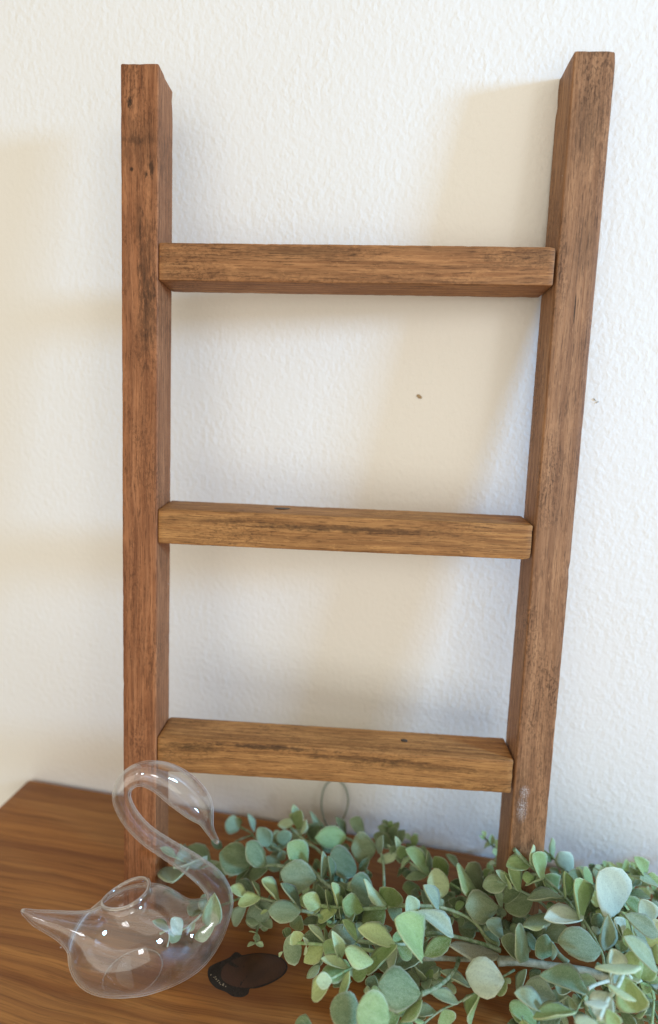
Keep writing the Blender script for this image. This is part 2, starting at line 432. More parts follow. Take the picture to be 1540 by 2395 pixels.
rung_mats = [
    wood_mat("top_rung_stained_wood", (.455, .215, .082), (.290, .122, .044), (.115, .046, .018), 3.1, rough=.5, wear=.38, pores=.5, marks=[(.27, .019, .05, .006, .35), (.10, .020, .06, .005, .4)], ringscale=210),
    wood_mat("middle_rung_stained_wood", (.480, .236, .078), (.310, .135, .042), (.125, .049, .017), 5.7, rough=.5, wear=.36, pores=.4, marks=[(.14, .017, .09, .003, .55), (.04, .02, .06, .003, .3)], ringscale=260),
    wood_mat("bottom_rung_stained_wood", (.485, .240, .078), (.315, .140, .044), (.125, .050, .018), 9.2, rough=.48, wear=.32, pores=.35, marks=[(.09, .0255, .055, .0025, .75), (.16, .021, .06, .0028, .5), (.21, .017, .05, .003, .4), (.03, .022, .03, .004, .6)], ringscale=240)]
for i in range(3):
    s, h, t, k, g = (LD[q][i] for q in 'shtkg')
    xa = gap; xb = rx_at(s) - .0015
    sr, hr = s+t, h+g
    C0 = [(xa, .0003, s-h/2), (xa, .0003, s+h/2), (xa, d_-.0002, s+h/2+k), (xa, d_-.0002, s-h/2+k)]
    C1 = [(xb, .0003, sr-hr/2), (xb, .0003, sr+hr/2), (xb, d_-.0002, sr+hr/2+k), (xb, d_-.0002, sr-hr/2+k)]
    chips = [[(1, 1, 0, .004, .0008), (0, 0, .3, .004, .0005)], [(1, 0, 0, .005, .0012), (1, .75, 0, .003, .0012)], [(1, .75, 0, .004, .0018), (1, .2, 0, .005, .0012), (.93, 1, .9, .004, .0004)]][i]
    obj("rung", rounded_board("rung", C0, C1, r=.0009 + .0003*i, nlen=80, jitter=.00010, chips=chips, seed=5+i), rung_mats[i], ladder)
# small knots that sit in the upper faces of the two lower rungs
km = simple_mat("rung_knot_wood", (.040, .024, .014), .5)
def rung_knot(i, x, y, rx_, ry_):
    s, h, t, k, g = (LD[q][i] for q in 'shtkg')
    z = s + h/2 + (t + g/2)*x/LL + k*y/d_
    v, f = [], []; n = 20
    for q, (sc, zz) in enumerate(((1, -.0004), (.9, .00012), (.45, .00022))):
        for j in range(n):
            a = 2*math.pi*j/n; w = 1+.15*noise.noise(Vector((a, i*3, 0)))
            v.append((x+math.cos(a)*rx_*sc*w, y+math.sin(a)*ry_*sc*w, z+zz))
    for q in range(2):
        for j in range(n): f.append((q*n+j, q*n+(j+1) % n, (q+1)*n+(j+1) % n, (q+1)*n+j))
    f.append(tuple(2*n+j for j in range(n)))
    obj("knot", mesh("knot", v, f), km, ladder, True)
rung_knot(1, .092, .019, .0068, .0050); rung_knot(2, .196, .0165, .0030, .0026)

# ------------------------------------------------------------------ the glass swan
def glass_mat():
    T = NT("blown_clear_glass")
    tc = T.n('ShaderNodeTexCoord').outputs['Object']
    nrm = T.bump(T.noise(tc, 38, 2), .07, .002)
    fr = T.n('ShaderNodeFresnel'); T.put(fr.inputs['Normal'], nrm)
    # each skin is thin: seen from inside it mirrors as it does from outside
    bk = T.n('ShaderNodeNewGeometry').outputs['Backfacing']
    T.put(fr.inputs['IOR'], T.math('ADD', T.math('MULTIPLY', bk, 1/1.46-1.46), 1.46))
    lw = T.n('ShaderNodeLayerWeight'); lw.inputs['Blend'].default_value = .5
    edge = T.math('POWER', lw.outputs['Facing'], 4.0)
    f = T.math('ADD', T.math('MULTIPLY', fr.outputs[0], 2.0), T.math('MULTIPLY', edge, .25), clamp=True)
    tr = T.n('ShaderNodeBsdfTransparent'); T.put(tr.inputs[0], T.mix(edge, (.992, .988, .984), (.80, .785, .77)))
    gl = T.n('ShaderNodeBsdfGlossy'); gl.inputs['Roughness'].default_value = .025; T.put(gl.inputs['Normal'], nrm)
    mx = T.n('ShaderNodeMixShader'); T.put(mx.inputs[0], f); T.put(mx.inputs[1], tr.outputs[0]); T.put(mx.inputs[2], gl.outputs[0])
    df = T.n('ShaderNodeBsdfDiffuse'); df.inputs[0].default_value = (.95, .93, .88, 1)      # bright edge glow painted in as pale diffuse, plus a faint dust film
    m2 = T.n('ShaderNodeMixShader'); T.put(m2.inputs[0], T.math('ADD', .008, T.math('MULTIPLY', T.math('POWER', lw.outputs['Facing'], 7.0), .85)))
    T.put(m2.inputs[1], mx.outputs[0]); T.put(m2.inputs[2], df.outputs[0])
    return T.done(m2.outputs[0])
def solid_glass():
    T = NT("rounded_clear_glass_edge")
    lw = T.n('ShaderNodeLayerWeight'); lw.inputs['Blend'].default_value = .35
    tr = T.n('ShaderNodeBsdfTransparent'); tr.inputs[0].default_value = (.92, .91, .90, 1)
    gl = T.n('ShaderNodeBsdfGlossy'); gl.inputs['Roughness'].default_value = .04
    g = T.n('ShaderNodeBsdfRefraction'); g.inputs['IOR'].default_value = 1.3; g.inputs['Roughness'].default_value = .02
    m1 = T.n('ShaderNodeMixShader'); m1.inputs[0].default_value = .35; T.put(m1.inputs[1], tr.outputs[0]); T.put(m1.inputs[2], g.outputs[0])
    mx = T.n('ShaderNodeMixShader'); T.put(mx.inputs[0], T.math('ADD', .22, T.math('MULTIPLY', lw.outputs['Facing'], .6), clamp=True))
    T.put(mx.inputs[1], m1.outputs[0]); T.put(mx.inputs[2], gl.outputs[0])
    return T.done(mx.outputs[0])

K1 = lambda x, y: (x*.37965, 1724.74 + y*.37965)     # the first close crop -> photograph pixels
base = at_height(312, 2277, 0)
tocam = Vector((CAM.x-base.x, CAM.y-base.y, 0)).normalized()
sx_ = Vector((0, 0, 1)).cross(tocam).normalized()       # to the right in the picture
if sx_.dot(MCAM @ Vector((1, 0, 0))) < 0: sx_ = -sx_
def on_plane(px, py, off=0):
    r = ray(px, py); o_ = base + tocam*off
    t = (o_ - CAM).dot(tocam)/r.dot(tocam)
    p = CAM + r*t; q = p - base
    return np.array([q.dot(sx_), -off, q.z]), t
def chain(pts):
    out = []
    for x, y, r in pts:
        p, t = on_plane(*K1(x, y)); out.append((p, r*.37965*t/FPX))
    return out
def smooth_chain(ch, n=5):
    P = np.array([np.append(p, r) for p, r in ch]); Q = []
    for i in range(len(P)-1):
        p0, p1, p2, p3 = P[max(i-1, 0)], P[i], P[i+1], P[min(i+2, len(P)-1)]
        for s in range(n):
            t = s/n; Q.append(.5*((2*p1)+(p2-p0)*t+(2*p0-5*p1+4*p2-p3)*t*t+(3*p1-p0-3*p2+p3)*t**3))
    Q.append(P[-1]); return np.array(Q)
neck = smooth_chain(chain([(930, 1315, 185), (1050, 1285, 188), (1160, 1240, 172), (1250, 1165, 140), (1322, 1085, 98), (1360, 1000, 74), (1312, 890, 67), (1195, 790, 59), (1050, 698, 53), (905, 600, 50), (800, 485, 50), (749, 362, 51),
                           (785, 268, 56), (878, 222, 66), (1000, 246, 86), (1118, 322, 99), (1215, 412, 86), (1262, 480, 52), (1282, 540, 31), (1312, 600, 19), (1341, 643, 13)]), 4)
tail = smooth_chain(chain([(142, 1066, 12), (190, 1092, 26), (250, 1116, 43), (330, 1138, 58), (420, 1166, 78), (520, 1205, 112), (640, 1250, 160)]), 3)
BC = np.array([.0, .004, .029]); BR = np.array([.041, .0335, .029])
TOPC, _ = on_plane(*K1(775, 965))
def sdf(P):
    q = (P-BC)/BR; k0 = np.linalg.norm(q, axis=-1); k1 = np.linalg.norm(q/BR, axis=-1)
    d = k0*(k0-1)/np.maximum(k1, 1e-9)
    def seg(a, b):
        pa = P-a[:3]; ba = b[:3]-a[:3]; L2 = (ba@ba)
        h = np.clip((pa@ba)/L2, 0, 1); return np.linalg.norm(pa-h[..., None]*ba, axis=-1)-(a[3]+(b[3]-a[3])*h)
    def smin(a, b, k):
        h = np.maximum(k-np.abs(a-b), 0)/k; return np.minimum(a, b)-h*h*h*k/6
    def run(C):
        r = None
        for a, b in zip(C[:-1], C[1:]):
            s = seg(a, b); r = s if r is None else smin(r, s, .0016)
        return r
    d = smin(d, run(tail), .014)
    d = smin(d, run(neck), .022)
    # short collar round the mouth, pulled up and slightly tipped
    a = COL0; ax = COLN; pa = P-a; hh = pa@ax; rr = np.hypot(pa@CE1, (pa@CE2)/.76)
    cyl = np.maximum(rr-COLR, np.abs(hh)-.014)
    d = smin(d, cyl, .008)
    fl = -(P[..., 2]-.0006); h = np.maximum(.0022-np.abs(d-fl), 0)/.0022        # flat foot
    return np.maximum(d, fl)+h*h*h*.0022/6
COLN = np.array([-.13, .15, .97]); COLN /= np.linalg.norm(COLN)
CE1 = np.array([1, 0, 0])-COLN*COLN[0]; CE1 /= np.linalg.norm(CE1); CE2 = np.cross(COLN, CE1)      # the mouth is a little oval
COLR = .0158
COL0 = np.array([-.002, .009, .062])-COLN*.0085
def surface_net(lo, hi, st):
    n = np.ceil((hi-lo)/st).astype(int)+1
    ax = [lo[i]+st*np.arange(n[i]) for i in range(3)]
    X = np.stack(np.meshgrid(*ax, indexing='ij'), -1)
    S = sdf(X.reshape(-1, 3)).reshape(n)
    ins = S < 0
    c = ins[:-1, :-1, :-1].astype(int)
    acc = np.zeros(c.shape+(3,)); cnt = np.zeros(c.shape)
    tot = np.zeros(c.shape, int)
    cs = [(i, j, k) for i in (0, 1) for j in (0, 1) for k in (0, 1)]
    sl = lambda o: tuple(slice(o[a], n[a]-1+o[a]) for a in range(3))
    for o in cs: tot += ins[sl(o)]
    for o in cs:
        for a in range(3):
            if o[a]: continue
            p = list(o); p[a] = 1
            A, B = S[sl(o)], S[sl(tuple(p))]
            m = (A < 0) != (B < 0); t = np.where(m, A/np.where(m, A-B, 1), 0)
            pos = np.array(o, float)+np.zeros(c.shape+(3,)); pos[..., a] += t
            acc += pos*m[..., None]; cnt += m
    act = (tot > 0) & (tot < 8)
    idx = -np.ones(c.shape, int); idx[act] = np.arange(act.sum())
    cell = np.argwhere(act); V = lo+st*(cell+acc[act]/cnt[act][:, None])
    F = []
    for a in range(3):
        b, d = (a+1) % 3, (a+2) % 3
        sA = [slice(None)]*3; sB = [slice(None)]*3; sA[a] = slice(0, -1); sB[a] = slice(1, None)
        A, B = ins[tuple(sA)], ins[tuple(sB)]
        for I in np.argwhere(A != B):
            if I[b] < 1 or I[d] < 1: continue
            e = lambda db, dd: idx[tuple(I[q]-(db if q == b else dd if q == d else 0) for q in range(3))]
            try: f = [e(1, 1), e(0, 1), e(0, 0), e(1, 0)]
            except IndexError: continue
            if min(f) < 0: continue
            F.append(f if A[tuple(I)] else f[::-1])
    for _ in range(4):                                         # pull the vertices exactly onto the surface
        e = 2e-4; s0 = sdf(V)
        G = np.stack([(sdf(V+e*np.eye(3)[q])-sdf(V-e*np.eye(3)[q]))/(2*e) for q in range(3)], -1)
        V = V-(s0/np.maximum((G*G).sum(-1), .2))[:, None]*G*.9
    return V, F
Pall = np.vstack([neck[:, :3], tail[:, :3]])
lo = np.minimum(Pall.min(0), BC-BR*1.02)-.011; hi = np.maximum(Pall.max(0), BC+BR*1.02)+.012; hi[2] = max(hi[2], .08); lo[2] = -.003
V, F = surface_net(lo, hi, .00165)
# the mouth: cut the collar open at a tipped plane
CUT = COL0 + COLN*.0085
hcut = (V-CUT)@COLN; rcut = np.hypot((V-COL0)@CE1, ((V-COL0)@CE2)/.76)
kill = (hcut > 0) & (hcut < .012) & (rcut < COLR*1.10)
keep = [f for f in F if not all(kill[i] for i in f)]
for i in np.where(kill)[0]: V[i] -= COLN*hcut[i]                # border vertices settle on the cut
used = np.unique(np.array(keep)); remap = -np.ones(len(V), int); remap[used] = np.arange(len(used))
swan_label = "clear blown glass swan bud vase with curved neck standing on the brown table"
swan = thing("glass_swan_vase", swan_label, "glass vase", base)
swan.rotation_euler = (0, 0, math.atan2(sx_.y, sx_.x))
M_glass, M_solid = glass_mat(), solid_glass()
VU = V[used]; e_ = 2e-4
GR = np.stack([(sdf(VU+e_*np.eye(3)[q])-sdf(VU-e_*np.eye(3)[q]))/(2*e_) for q in range(3)], -1)
GR /= np.maximum(np.linalg.norm(GR, axis=1), 1e-6)[:, None]
FO = [tuple(int(remap[i]) for i in f) for f in keep]
NV_ = len(VU); cnt = {}
for f in FO:
    for i in range(4): cnt[(f[i], f[(i+1) % 4])] = 1
lip = [(i, j) for (i, j) in cnt if (j, i) not in cnt]                      # open border of the mouth
obj("swan_body", mesh("swan_body", np.vstack([VU, VU-GR*.0011]),              # the wall of the glass is 1.1 mm thick
    FO + [tuple(NV_+i for i in f[::-1]) for f in FO] + [(j, i, NV_+i, NV_+j) for i, j in lip]), M_glass, swan, True)
def tube(P, R, n=10, closed=False, caps=True):
    """round tube through points P (Vectors) with radii R"""
    P = [Vector(p) for p in P]; m = len(P); v, f = [], []
    up = None
    for i in range(m):
        a = P[(i-1) % m] if (closed or i) else P[i]; b = P[(i+1) % m] if (closed or i < m-1) else P[i]
        d = (b-a).normalized()
        if up is None: up = d.orthogonal().normalized()
        up = (up - d*up.dot(d)); up = up.normalized() if up.length > 1e-6 else d.orthogonal().normalized()
        w = d.cross(up)
        for j in range(n):
            an = 2*math.pi*j/n; v.append(P[i] + (up*math.cos(an)+w*math.sin(an))*R[i])
    for i in range(m if closed else m-1):
        for j in range(n):
            i2 = (i+1) % m; f.append((i*n+j, i*n+(j+1) % n, i2*n+(j+1) % n, i2*n+j))
    if caps and not closed:
        f.append(tuple(reversed(range(n)))); f.append(tuple((m-1)*n+j for j in range(n)))
    return v, f
cn = Vector(COLN); e1 = Vector(CE1); e2 = Vector(CE2)*.76
ringp = [Vector(CUT) + (e1*math.cos(a)+e2*math.sin(a))*(COLR*1.0+.0004) + cn*(.0010*math.sin(2*a+.6)) for a in [2*math.pi*i/64 for i in range(64)]]
obj("mouth_rim", mesh("mouth_rim", *tube(ringp, [.0013]*64, 10, True)), M_solid, swan, True)
bp = [Vector((.0205*math.cos(a), .0162*math.sin(a), .0011)) for a in [2*math.pi*i/56 for i in range(56)]]
obj("base_ring", mesh("base_ring", *tube(bp, [.00055]*56, 8, True)), M_solid, swan, True)
def ball(name, c, r, mat, parent, sc=(1, 1, 1)):
    bm = bmesh.new(); bmesh.ops.create_uvsphere(bm, u_segments=18, v_segments=12, radius=r)
    bmesh.ops.scale(bm, vec=sc, verts=bm.verts); me = bpy.data.meshes.new(name); bm.to_mesh(me); bm.free()
    o = obj(name, me, mat, parent, True); o.location = c; return o
ball("beak_tip", neck[-1][:3], neck[-1][3]*.92, M_solid, swan)
ball("tail_tip", tail[0][:3], tail[0][3]*.9, M_solid, swan)

# ------------------------------------------------------------------ the eucalyptus garland
#GARLAND
CROPS = {'A': (650, 3170, .32468), 'B': (1050, 3170, .32468), 'C': (1450, 3270, .32468), 'D': (1850, 3270, .32468),
         'E': (2234, 3370, .30303), 'F': (1050, 3620, .32468), 'G': (1450, 3620, .32468), 'H': (1850, 3620, .32468)}
def crop_px(k, x, y):
    ox, oy, s = CROPS[k]; return (ox+x*s)/1.7104, (oy+y*s)/1.7104
LINV = ladder.matrix_world.inverted()
def clear(p):
    """a point that would fall inside or behind a post moves forward, towards the front of the ladder"""
    q = LINV @ p
    for x0, x1 in ((-LD['wL']-.012, .010), (LL-.012, LL+LD['wR']+.012)):
        if x0 < q.x < x1 and q.y > -.007:
            d = (LINV.to_3x3() @ (p-CAM)); k = (-.007-q.y)/d.y
            return p + (p-CAM)*k
    return p
# each leaf as it lies in the place: foot x y, tip x y, width, tint, height of the foot over the table (cm), shape, tip nearer (cm)
LEAVES = {
'A': """1100 890 690 745 325 d 3 ob;1275 905 1015 610 235 g 3.6 ob;1335 655 1175 430 185 s 2.5 ob;960 420 772 372 185 b 1.6 ro;1138 482 1035 255 70 b 1.6 el;
965 400 945 290 50 o 1.5 el;600 865 305 640 165 g 1.5 ob;420 930 170 850 80 b 1.6 el;170 800 -40 690 75 g 1.6 el;260 905 112 990 120 b 1.3 ob;290 705 210 630 34 g 1.4 el;
840 935 612 965 165 g 1.8 ob;740 690 590 570 90 d 2 el;1050 925 815 1065 55 g 2.6 el;1070 930 915 1120 58 g 2.7 el;1100 930 1010 1110 90 d 2.2 ob;1310 925 1042 1085 150 g 3.1 ob;
1045 1270 822 1175 125 y 3.1 ob;1212 1292 928 1400 135 y 3.3 ob;1452 1342 1195 1085 105 y 3.2 ob;1420 1240 1255 1090 60 d 2.4 el;1212 1285 1080 1090 48 g 3.0 el;
1150 1275 890 1115 130 d 2.0 ob;1345 1365 1040 1610 255 e 2.2 ob;1030 1405 862 1645 135 b 1.6 ob;1300 1450 1212 1502 36 y 2.8 el;480 1475 298 1395 140 d 1.4 ob;
590 1490 490 1245 170 b 1.9 ob;600 1665 650 1185 225 s 2.3 el;640 1650 395 1805 135 s 2.4 ob;235 1745 100 1540 150 w 2.2 ob;90 1690 215 1815 150 s 2.0 ob;80 1690 -140 1590 85 s 2.0 el;
300 1720 420 1600 60 s 2.1 el""",
'B': """400 345 360 128 88 p 3.2 el;430 445 490 205 150 o 3.0 ob;405 350 190 415 112 p 3.4 ob;395 335 328 265 55 y 3.1 ob;480 512 560 322 70 p 3.3 el;265 650 262 440 195 s 2.4 ob;
560 895 285 610 255 q 3.6 ob;665 1052 205 985 305 h 3.9 ob;1035 545 632 555 240 q 3.1 el;765 425 555 238 80 s 2.1 el;600 560 690 370 165 d 1.8 ob;1035 525 875 295 90 d 2.1 el;
1265 505 1055 335 150 s 2.1 ob;1405 680 1082 690 325 h 3.2 ob;1155 955 835 755 265 d 2.8 ro;1430 745 1505 505 112 b 3.1 el;715 660 905 715 90 d 2.4 el;1085 692 978 655 60 g 2.2 ob;
742 1055 722 698 88 b 3.7 el;852 1105 788 765 72 g 3.4 el;692 925 655 815 62 o 2.0 ob;1082 1000 900 1085 155 d 1.9 ob;1190 965 1330 790 92 d 2.2 el;1312 1085 1275 945 115 d 1.8 ob;
1525 1392 1208 1072 125 p 4.3 el;1392 1345 1090 1110 250 g 3.0 ro;755 1372 672 1105 120 d 3.0 el;842 1475 748 1178 92 o 3.2 el;722 1392 485 1280 185 y 4.1 ob;722 1422 598 1505 72 y 3.8 ob;
932 1402 835 1108 92 y 4.2 ob;922 1442 695 1620 112 y 4.1 ob;1238 1450 970 1330 225 q 4.3 ob;1185 1535 975 1560 140 o 3.1 ob;1512 1442 1215 1670 265 f 3.7 el;478 1422 185 1130 112 d 3.1 el;
472 1512 395 1705 170 o 3.4 ob;812 1605 470 1642 78 d 3.0 el;480 1452 58 1480 238 s 4.0 ob;352 1805 258 1680 92 o 2.6 ob;300 1780 240 1690 60 o 2.5 ob""",
'C': """445 450 178 545 100 p 3.6 el;452 432 385 215 68 p 3.7 el;460 445 335 385 110 g 3.3 ob;525 525 455 335 140 q 3.3 ob;550 535 400 500 95 g 3.1 ob;822 692 568 360 158 q 3.3 ob;
612 492 462 627 56 p 3.7 el;842 695 795 395 65 g 2.7 el;1045 725 880 465 190 f 2.9 el;798 712 525 770 95 s 3.2 el;642 692 478 700 92 d 2.5 el;1070 830 795 800 285 p 4.2 ro;
942 1168 712 820 138 b 5.0 el;1422 965 1130 590 158 q 3.6 ob;1455 915 1290 535 255 h 2.7 ob;1192 605 1012 448 85 s 2.2 el;712 862 485 870 140 o 2.0 ob;1252 872 1065 830 160 d 2.4 ob;
302 1098 400 840 300 f 4.0 ob;312 1112 490 1205 172 g 3.8 ob;692 1195 785 1335 150 d 3.7 ob;1082 1005 1068 902 62 s 2.6 ob;1285 1062 1015 1050 115 g 3.0 el;805 1022 635 1010 60 d 2.7 el;
1232 1195 1202 1345 80 g 3.0 el;1405 1305 1190 1420 215 d 2.1 ob;562 625 418 725 58 d 2.4 el;620 1282 540 938 178 p 5.2 ob;1250 1180 1130 1260 90 d 2.2 ob;60 960 10 800 120 d 2.3 ob;700 960 590 930 120 e 2.1 ob""",
'D': """828 595 535 585 148 q 5.1 ob;862 595 872 318 52 p 5.3 el;1012 732 828 430 195 q 5.0 ob;722 892 540 605 165 q 4.6 ob;578 885 533 660 38 y 4.9 el;545 800 252 840 188 h 4.3 ob;
555 795 388 645 82 s 3.9 el;718 902 488 1035 135 g 4.9 ob;500 1085 388 895 118 s 3.8 ob;872 1000 512 1125 245 h 4.3 ob;435 1095 15 1100 320 h 4.1 ob;892 732 732 740 118 q 4.0 ob;
1018 742 762 822 78 p 5.4 el;972 965 895 715 100 g 4.5 ob;1165 965 1005 735 180 f 4.3 ob;1252 985 793 1045 105 h 5.9 el;1268 990 1230 630 95 q 5.9 el;1485 1212 1350 740 255 q 5.5 ob;
1355 675 1180 402 215 w 4.0 ob;1122 482 1100 238 70 p 4.0 el;1112 512 972 480 78 o 3.8 el;1202 692 1082 640 92 s 3.4 ob;1182 885 1130 700 115 w 3.4 ob;1135 1205 732 1345 135 h 5.0 el;
1495 1225 985 1300 168 w 6.1 el;1012 1335 740 1375 42 p 5.2 el;418 1150 552 1182 80 e 2.9 ob;512 1465 295 1285 150 b 3.0 ob;805 1735 600 1350 270 t 3.5 ob;770 1745 445 1500 195 h 3.2 ob;
1095 1690 890 1490 265 t 3.4 ob;1100 1535 1112 1755 115 b 4.1 el;1315 1370 1028 1455 205 h 4.2 ob;1205 1150 1025 1090 122 o 4.3 ob;1300 740 1190 640 70 g 3.6 el""",
'E': """795 895 570 385 465 w 6.1 ro;850 765 868 538 80 b 3.9 el;1145 1005 850 750 168 f 5.0 ob;1205 1105 1065 705 245 v 5.0 ob;1335 1225 825 945 215 h 6.6 el;1335 1225 1270 985 180 w 5.5 ob;
600 1425 640 902 175 b 6.7 el;565 1105 445 925 172 d 4.4 ob;885 1195 712 1005 180 w 5.0 ob;735 1275 800 1085 150 d 4.8 ob;552 1195 448 1125 92 w 3.9 ob;902 1375 930 1128 140 q 5.5 ob;
1165 1305 975 1165 160 e 5.0 ob;1310 1695 798 1240 185 s 7.8 el;1095 1800 1275 1600 185 q 6.6 ob;1310 1600 1292 1310 120 q 5.9 el;745 1835 655 1385 250 w 6.3 ob;1065 1790 925 1400 260 q 6.6 ob;
1095 1650 468 1672 95 p 8.6 el;880 1765 1025 2290 375 q 7.4 ob;650 1885 1042 2105 85 p 8.6 el;700 2005 470 2275 280 w 7.9 ob;662 2130 335 2130 72 w 9.0 el;520 2385 205 2400 170 p 9.0 ob;
640 2205 770 2440 205 q 8.2 ob;562 1425 15 1275 335 h 5.6 ob;582 1432 125 1510 112 g 5.0 el;1165 435 1015 185 130 q 5.6 ob;1340 475 1145 490 140 q 5.6 ob;1155 445 928 460 42 s 5.6 el;
1340 575 1062 505 100 s 5.4 ob;485 425 385 285 115 d 2.0 ob;620 405 590 262 160 s 2.0 ob;375 565 128 410 108 g 4.5 ob;455 545 300 325 150 q 4.3 ob;1090 1700 960 1800 120 s 5.8 ob""",
'F': """485 525 255 570 275 s 3.0 ro;450 475 385 325 175 y 4.6 ob;545 505 520 618 38 p 4.9 el;545 500 508 392 42 p 4.9 el;755 502 505 712 185 y 4.3 el;778 465 540 262 58 p 4.4 el;
745 465 508 370 150 d 3.4 ob;745 565 650 722 130 g 3.2 ob;965 625 758 470 205 q 4.0 ob;985 638 868 325 148 p 4.9 el;1155 440 825 340 200 e 3.4 ob;975 335 870 195 105 e 2.9 ob;
1175 435 955 185 95 q 4.3 el;1632 480 1135 318 188 y 5.3 el;1365 705 997 565 198 y 5.7 ob;1062 772 705 690 100 p 5.1 el;1062 790 722 860 175 q 4.8 ob;850 900 615 1155 200 y 6.0 ob;
862 925 655 935 155 p 6.3 ob;1078 812 945 1162 92 y 5.9 el;1292 772 1105 905 150 q 5.3 ob;710 742 542 905 98 s 2.6 el;1105 935 865 1010 112 g 3.8 ob;1195 1335 838 1275 335 g 4.7 ro;
1560 1400 1160 1290 420 q 5.9 ro;620 1500 398 1440 125 g 3.2 ob;252 572 198 642 36 p 2.6 el;830 480 740 290 80 o 2.8 ob""",
'G': """745 632 428 155 275 q 5.7 ob;1098 398 748 632 178 f 4.6 el;1122 392 697 45 188 v 4.8 el;422 490 622 655 150 f 4.7 ob;505 455 365 375 180 q 4.5 ob;735 652 405 795 155 d 4.0 ob;
715 1090 172 975 395 t 5.2 ob;738 1172 478 1462 130 f 5.0 el;1188 1205 828 1098 128 s 3.6 el;912 1312 648 1355 112 s 3.1 ob;992 1290 1085 1500 235 q 3.2 ob;1442 1102 1285 1500 112 q 3.7 el;
1332 1002 935 842 92 s 3.0 el;762 1442 608 1408 52 q 3.2 el;428 492 68 895 132 q 5.8 el;430 500 325 835 118 w 5.4 el;152 865 90 1065 165 g 3.2 ob;320 1200 385 1400 125 f 5.0 ob""",
'H': """518 935 35 845 375 v 4.7 ob;440 622 -180 510 150 k 3.0 el;1540 1062 965 835 235 t 5.1 el;1155 1142 752 1015 215 e 3.9 ob;1032 1285 598 1108 170 b 4.5 el;1392 1322 868 1440 125 q 5.6 el;
785 790 690 1105 92 b 3.1 el;965 800 825 910 112 d 2.4 ob;1312 1122 1392 1312 92 g 4.1 el;1205 1400 955 1490 150 d 4.0 ob;545 900 435 1112 128 o 3.4 ob;595 905 545 960 60 s 3.6 el;180 985 60 860 130 d 2.5 ob;1150 960 980 880 120 d 2.6 ob"""}
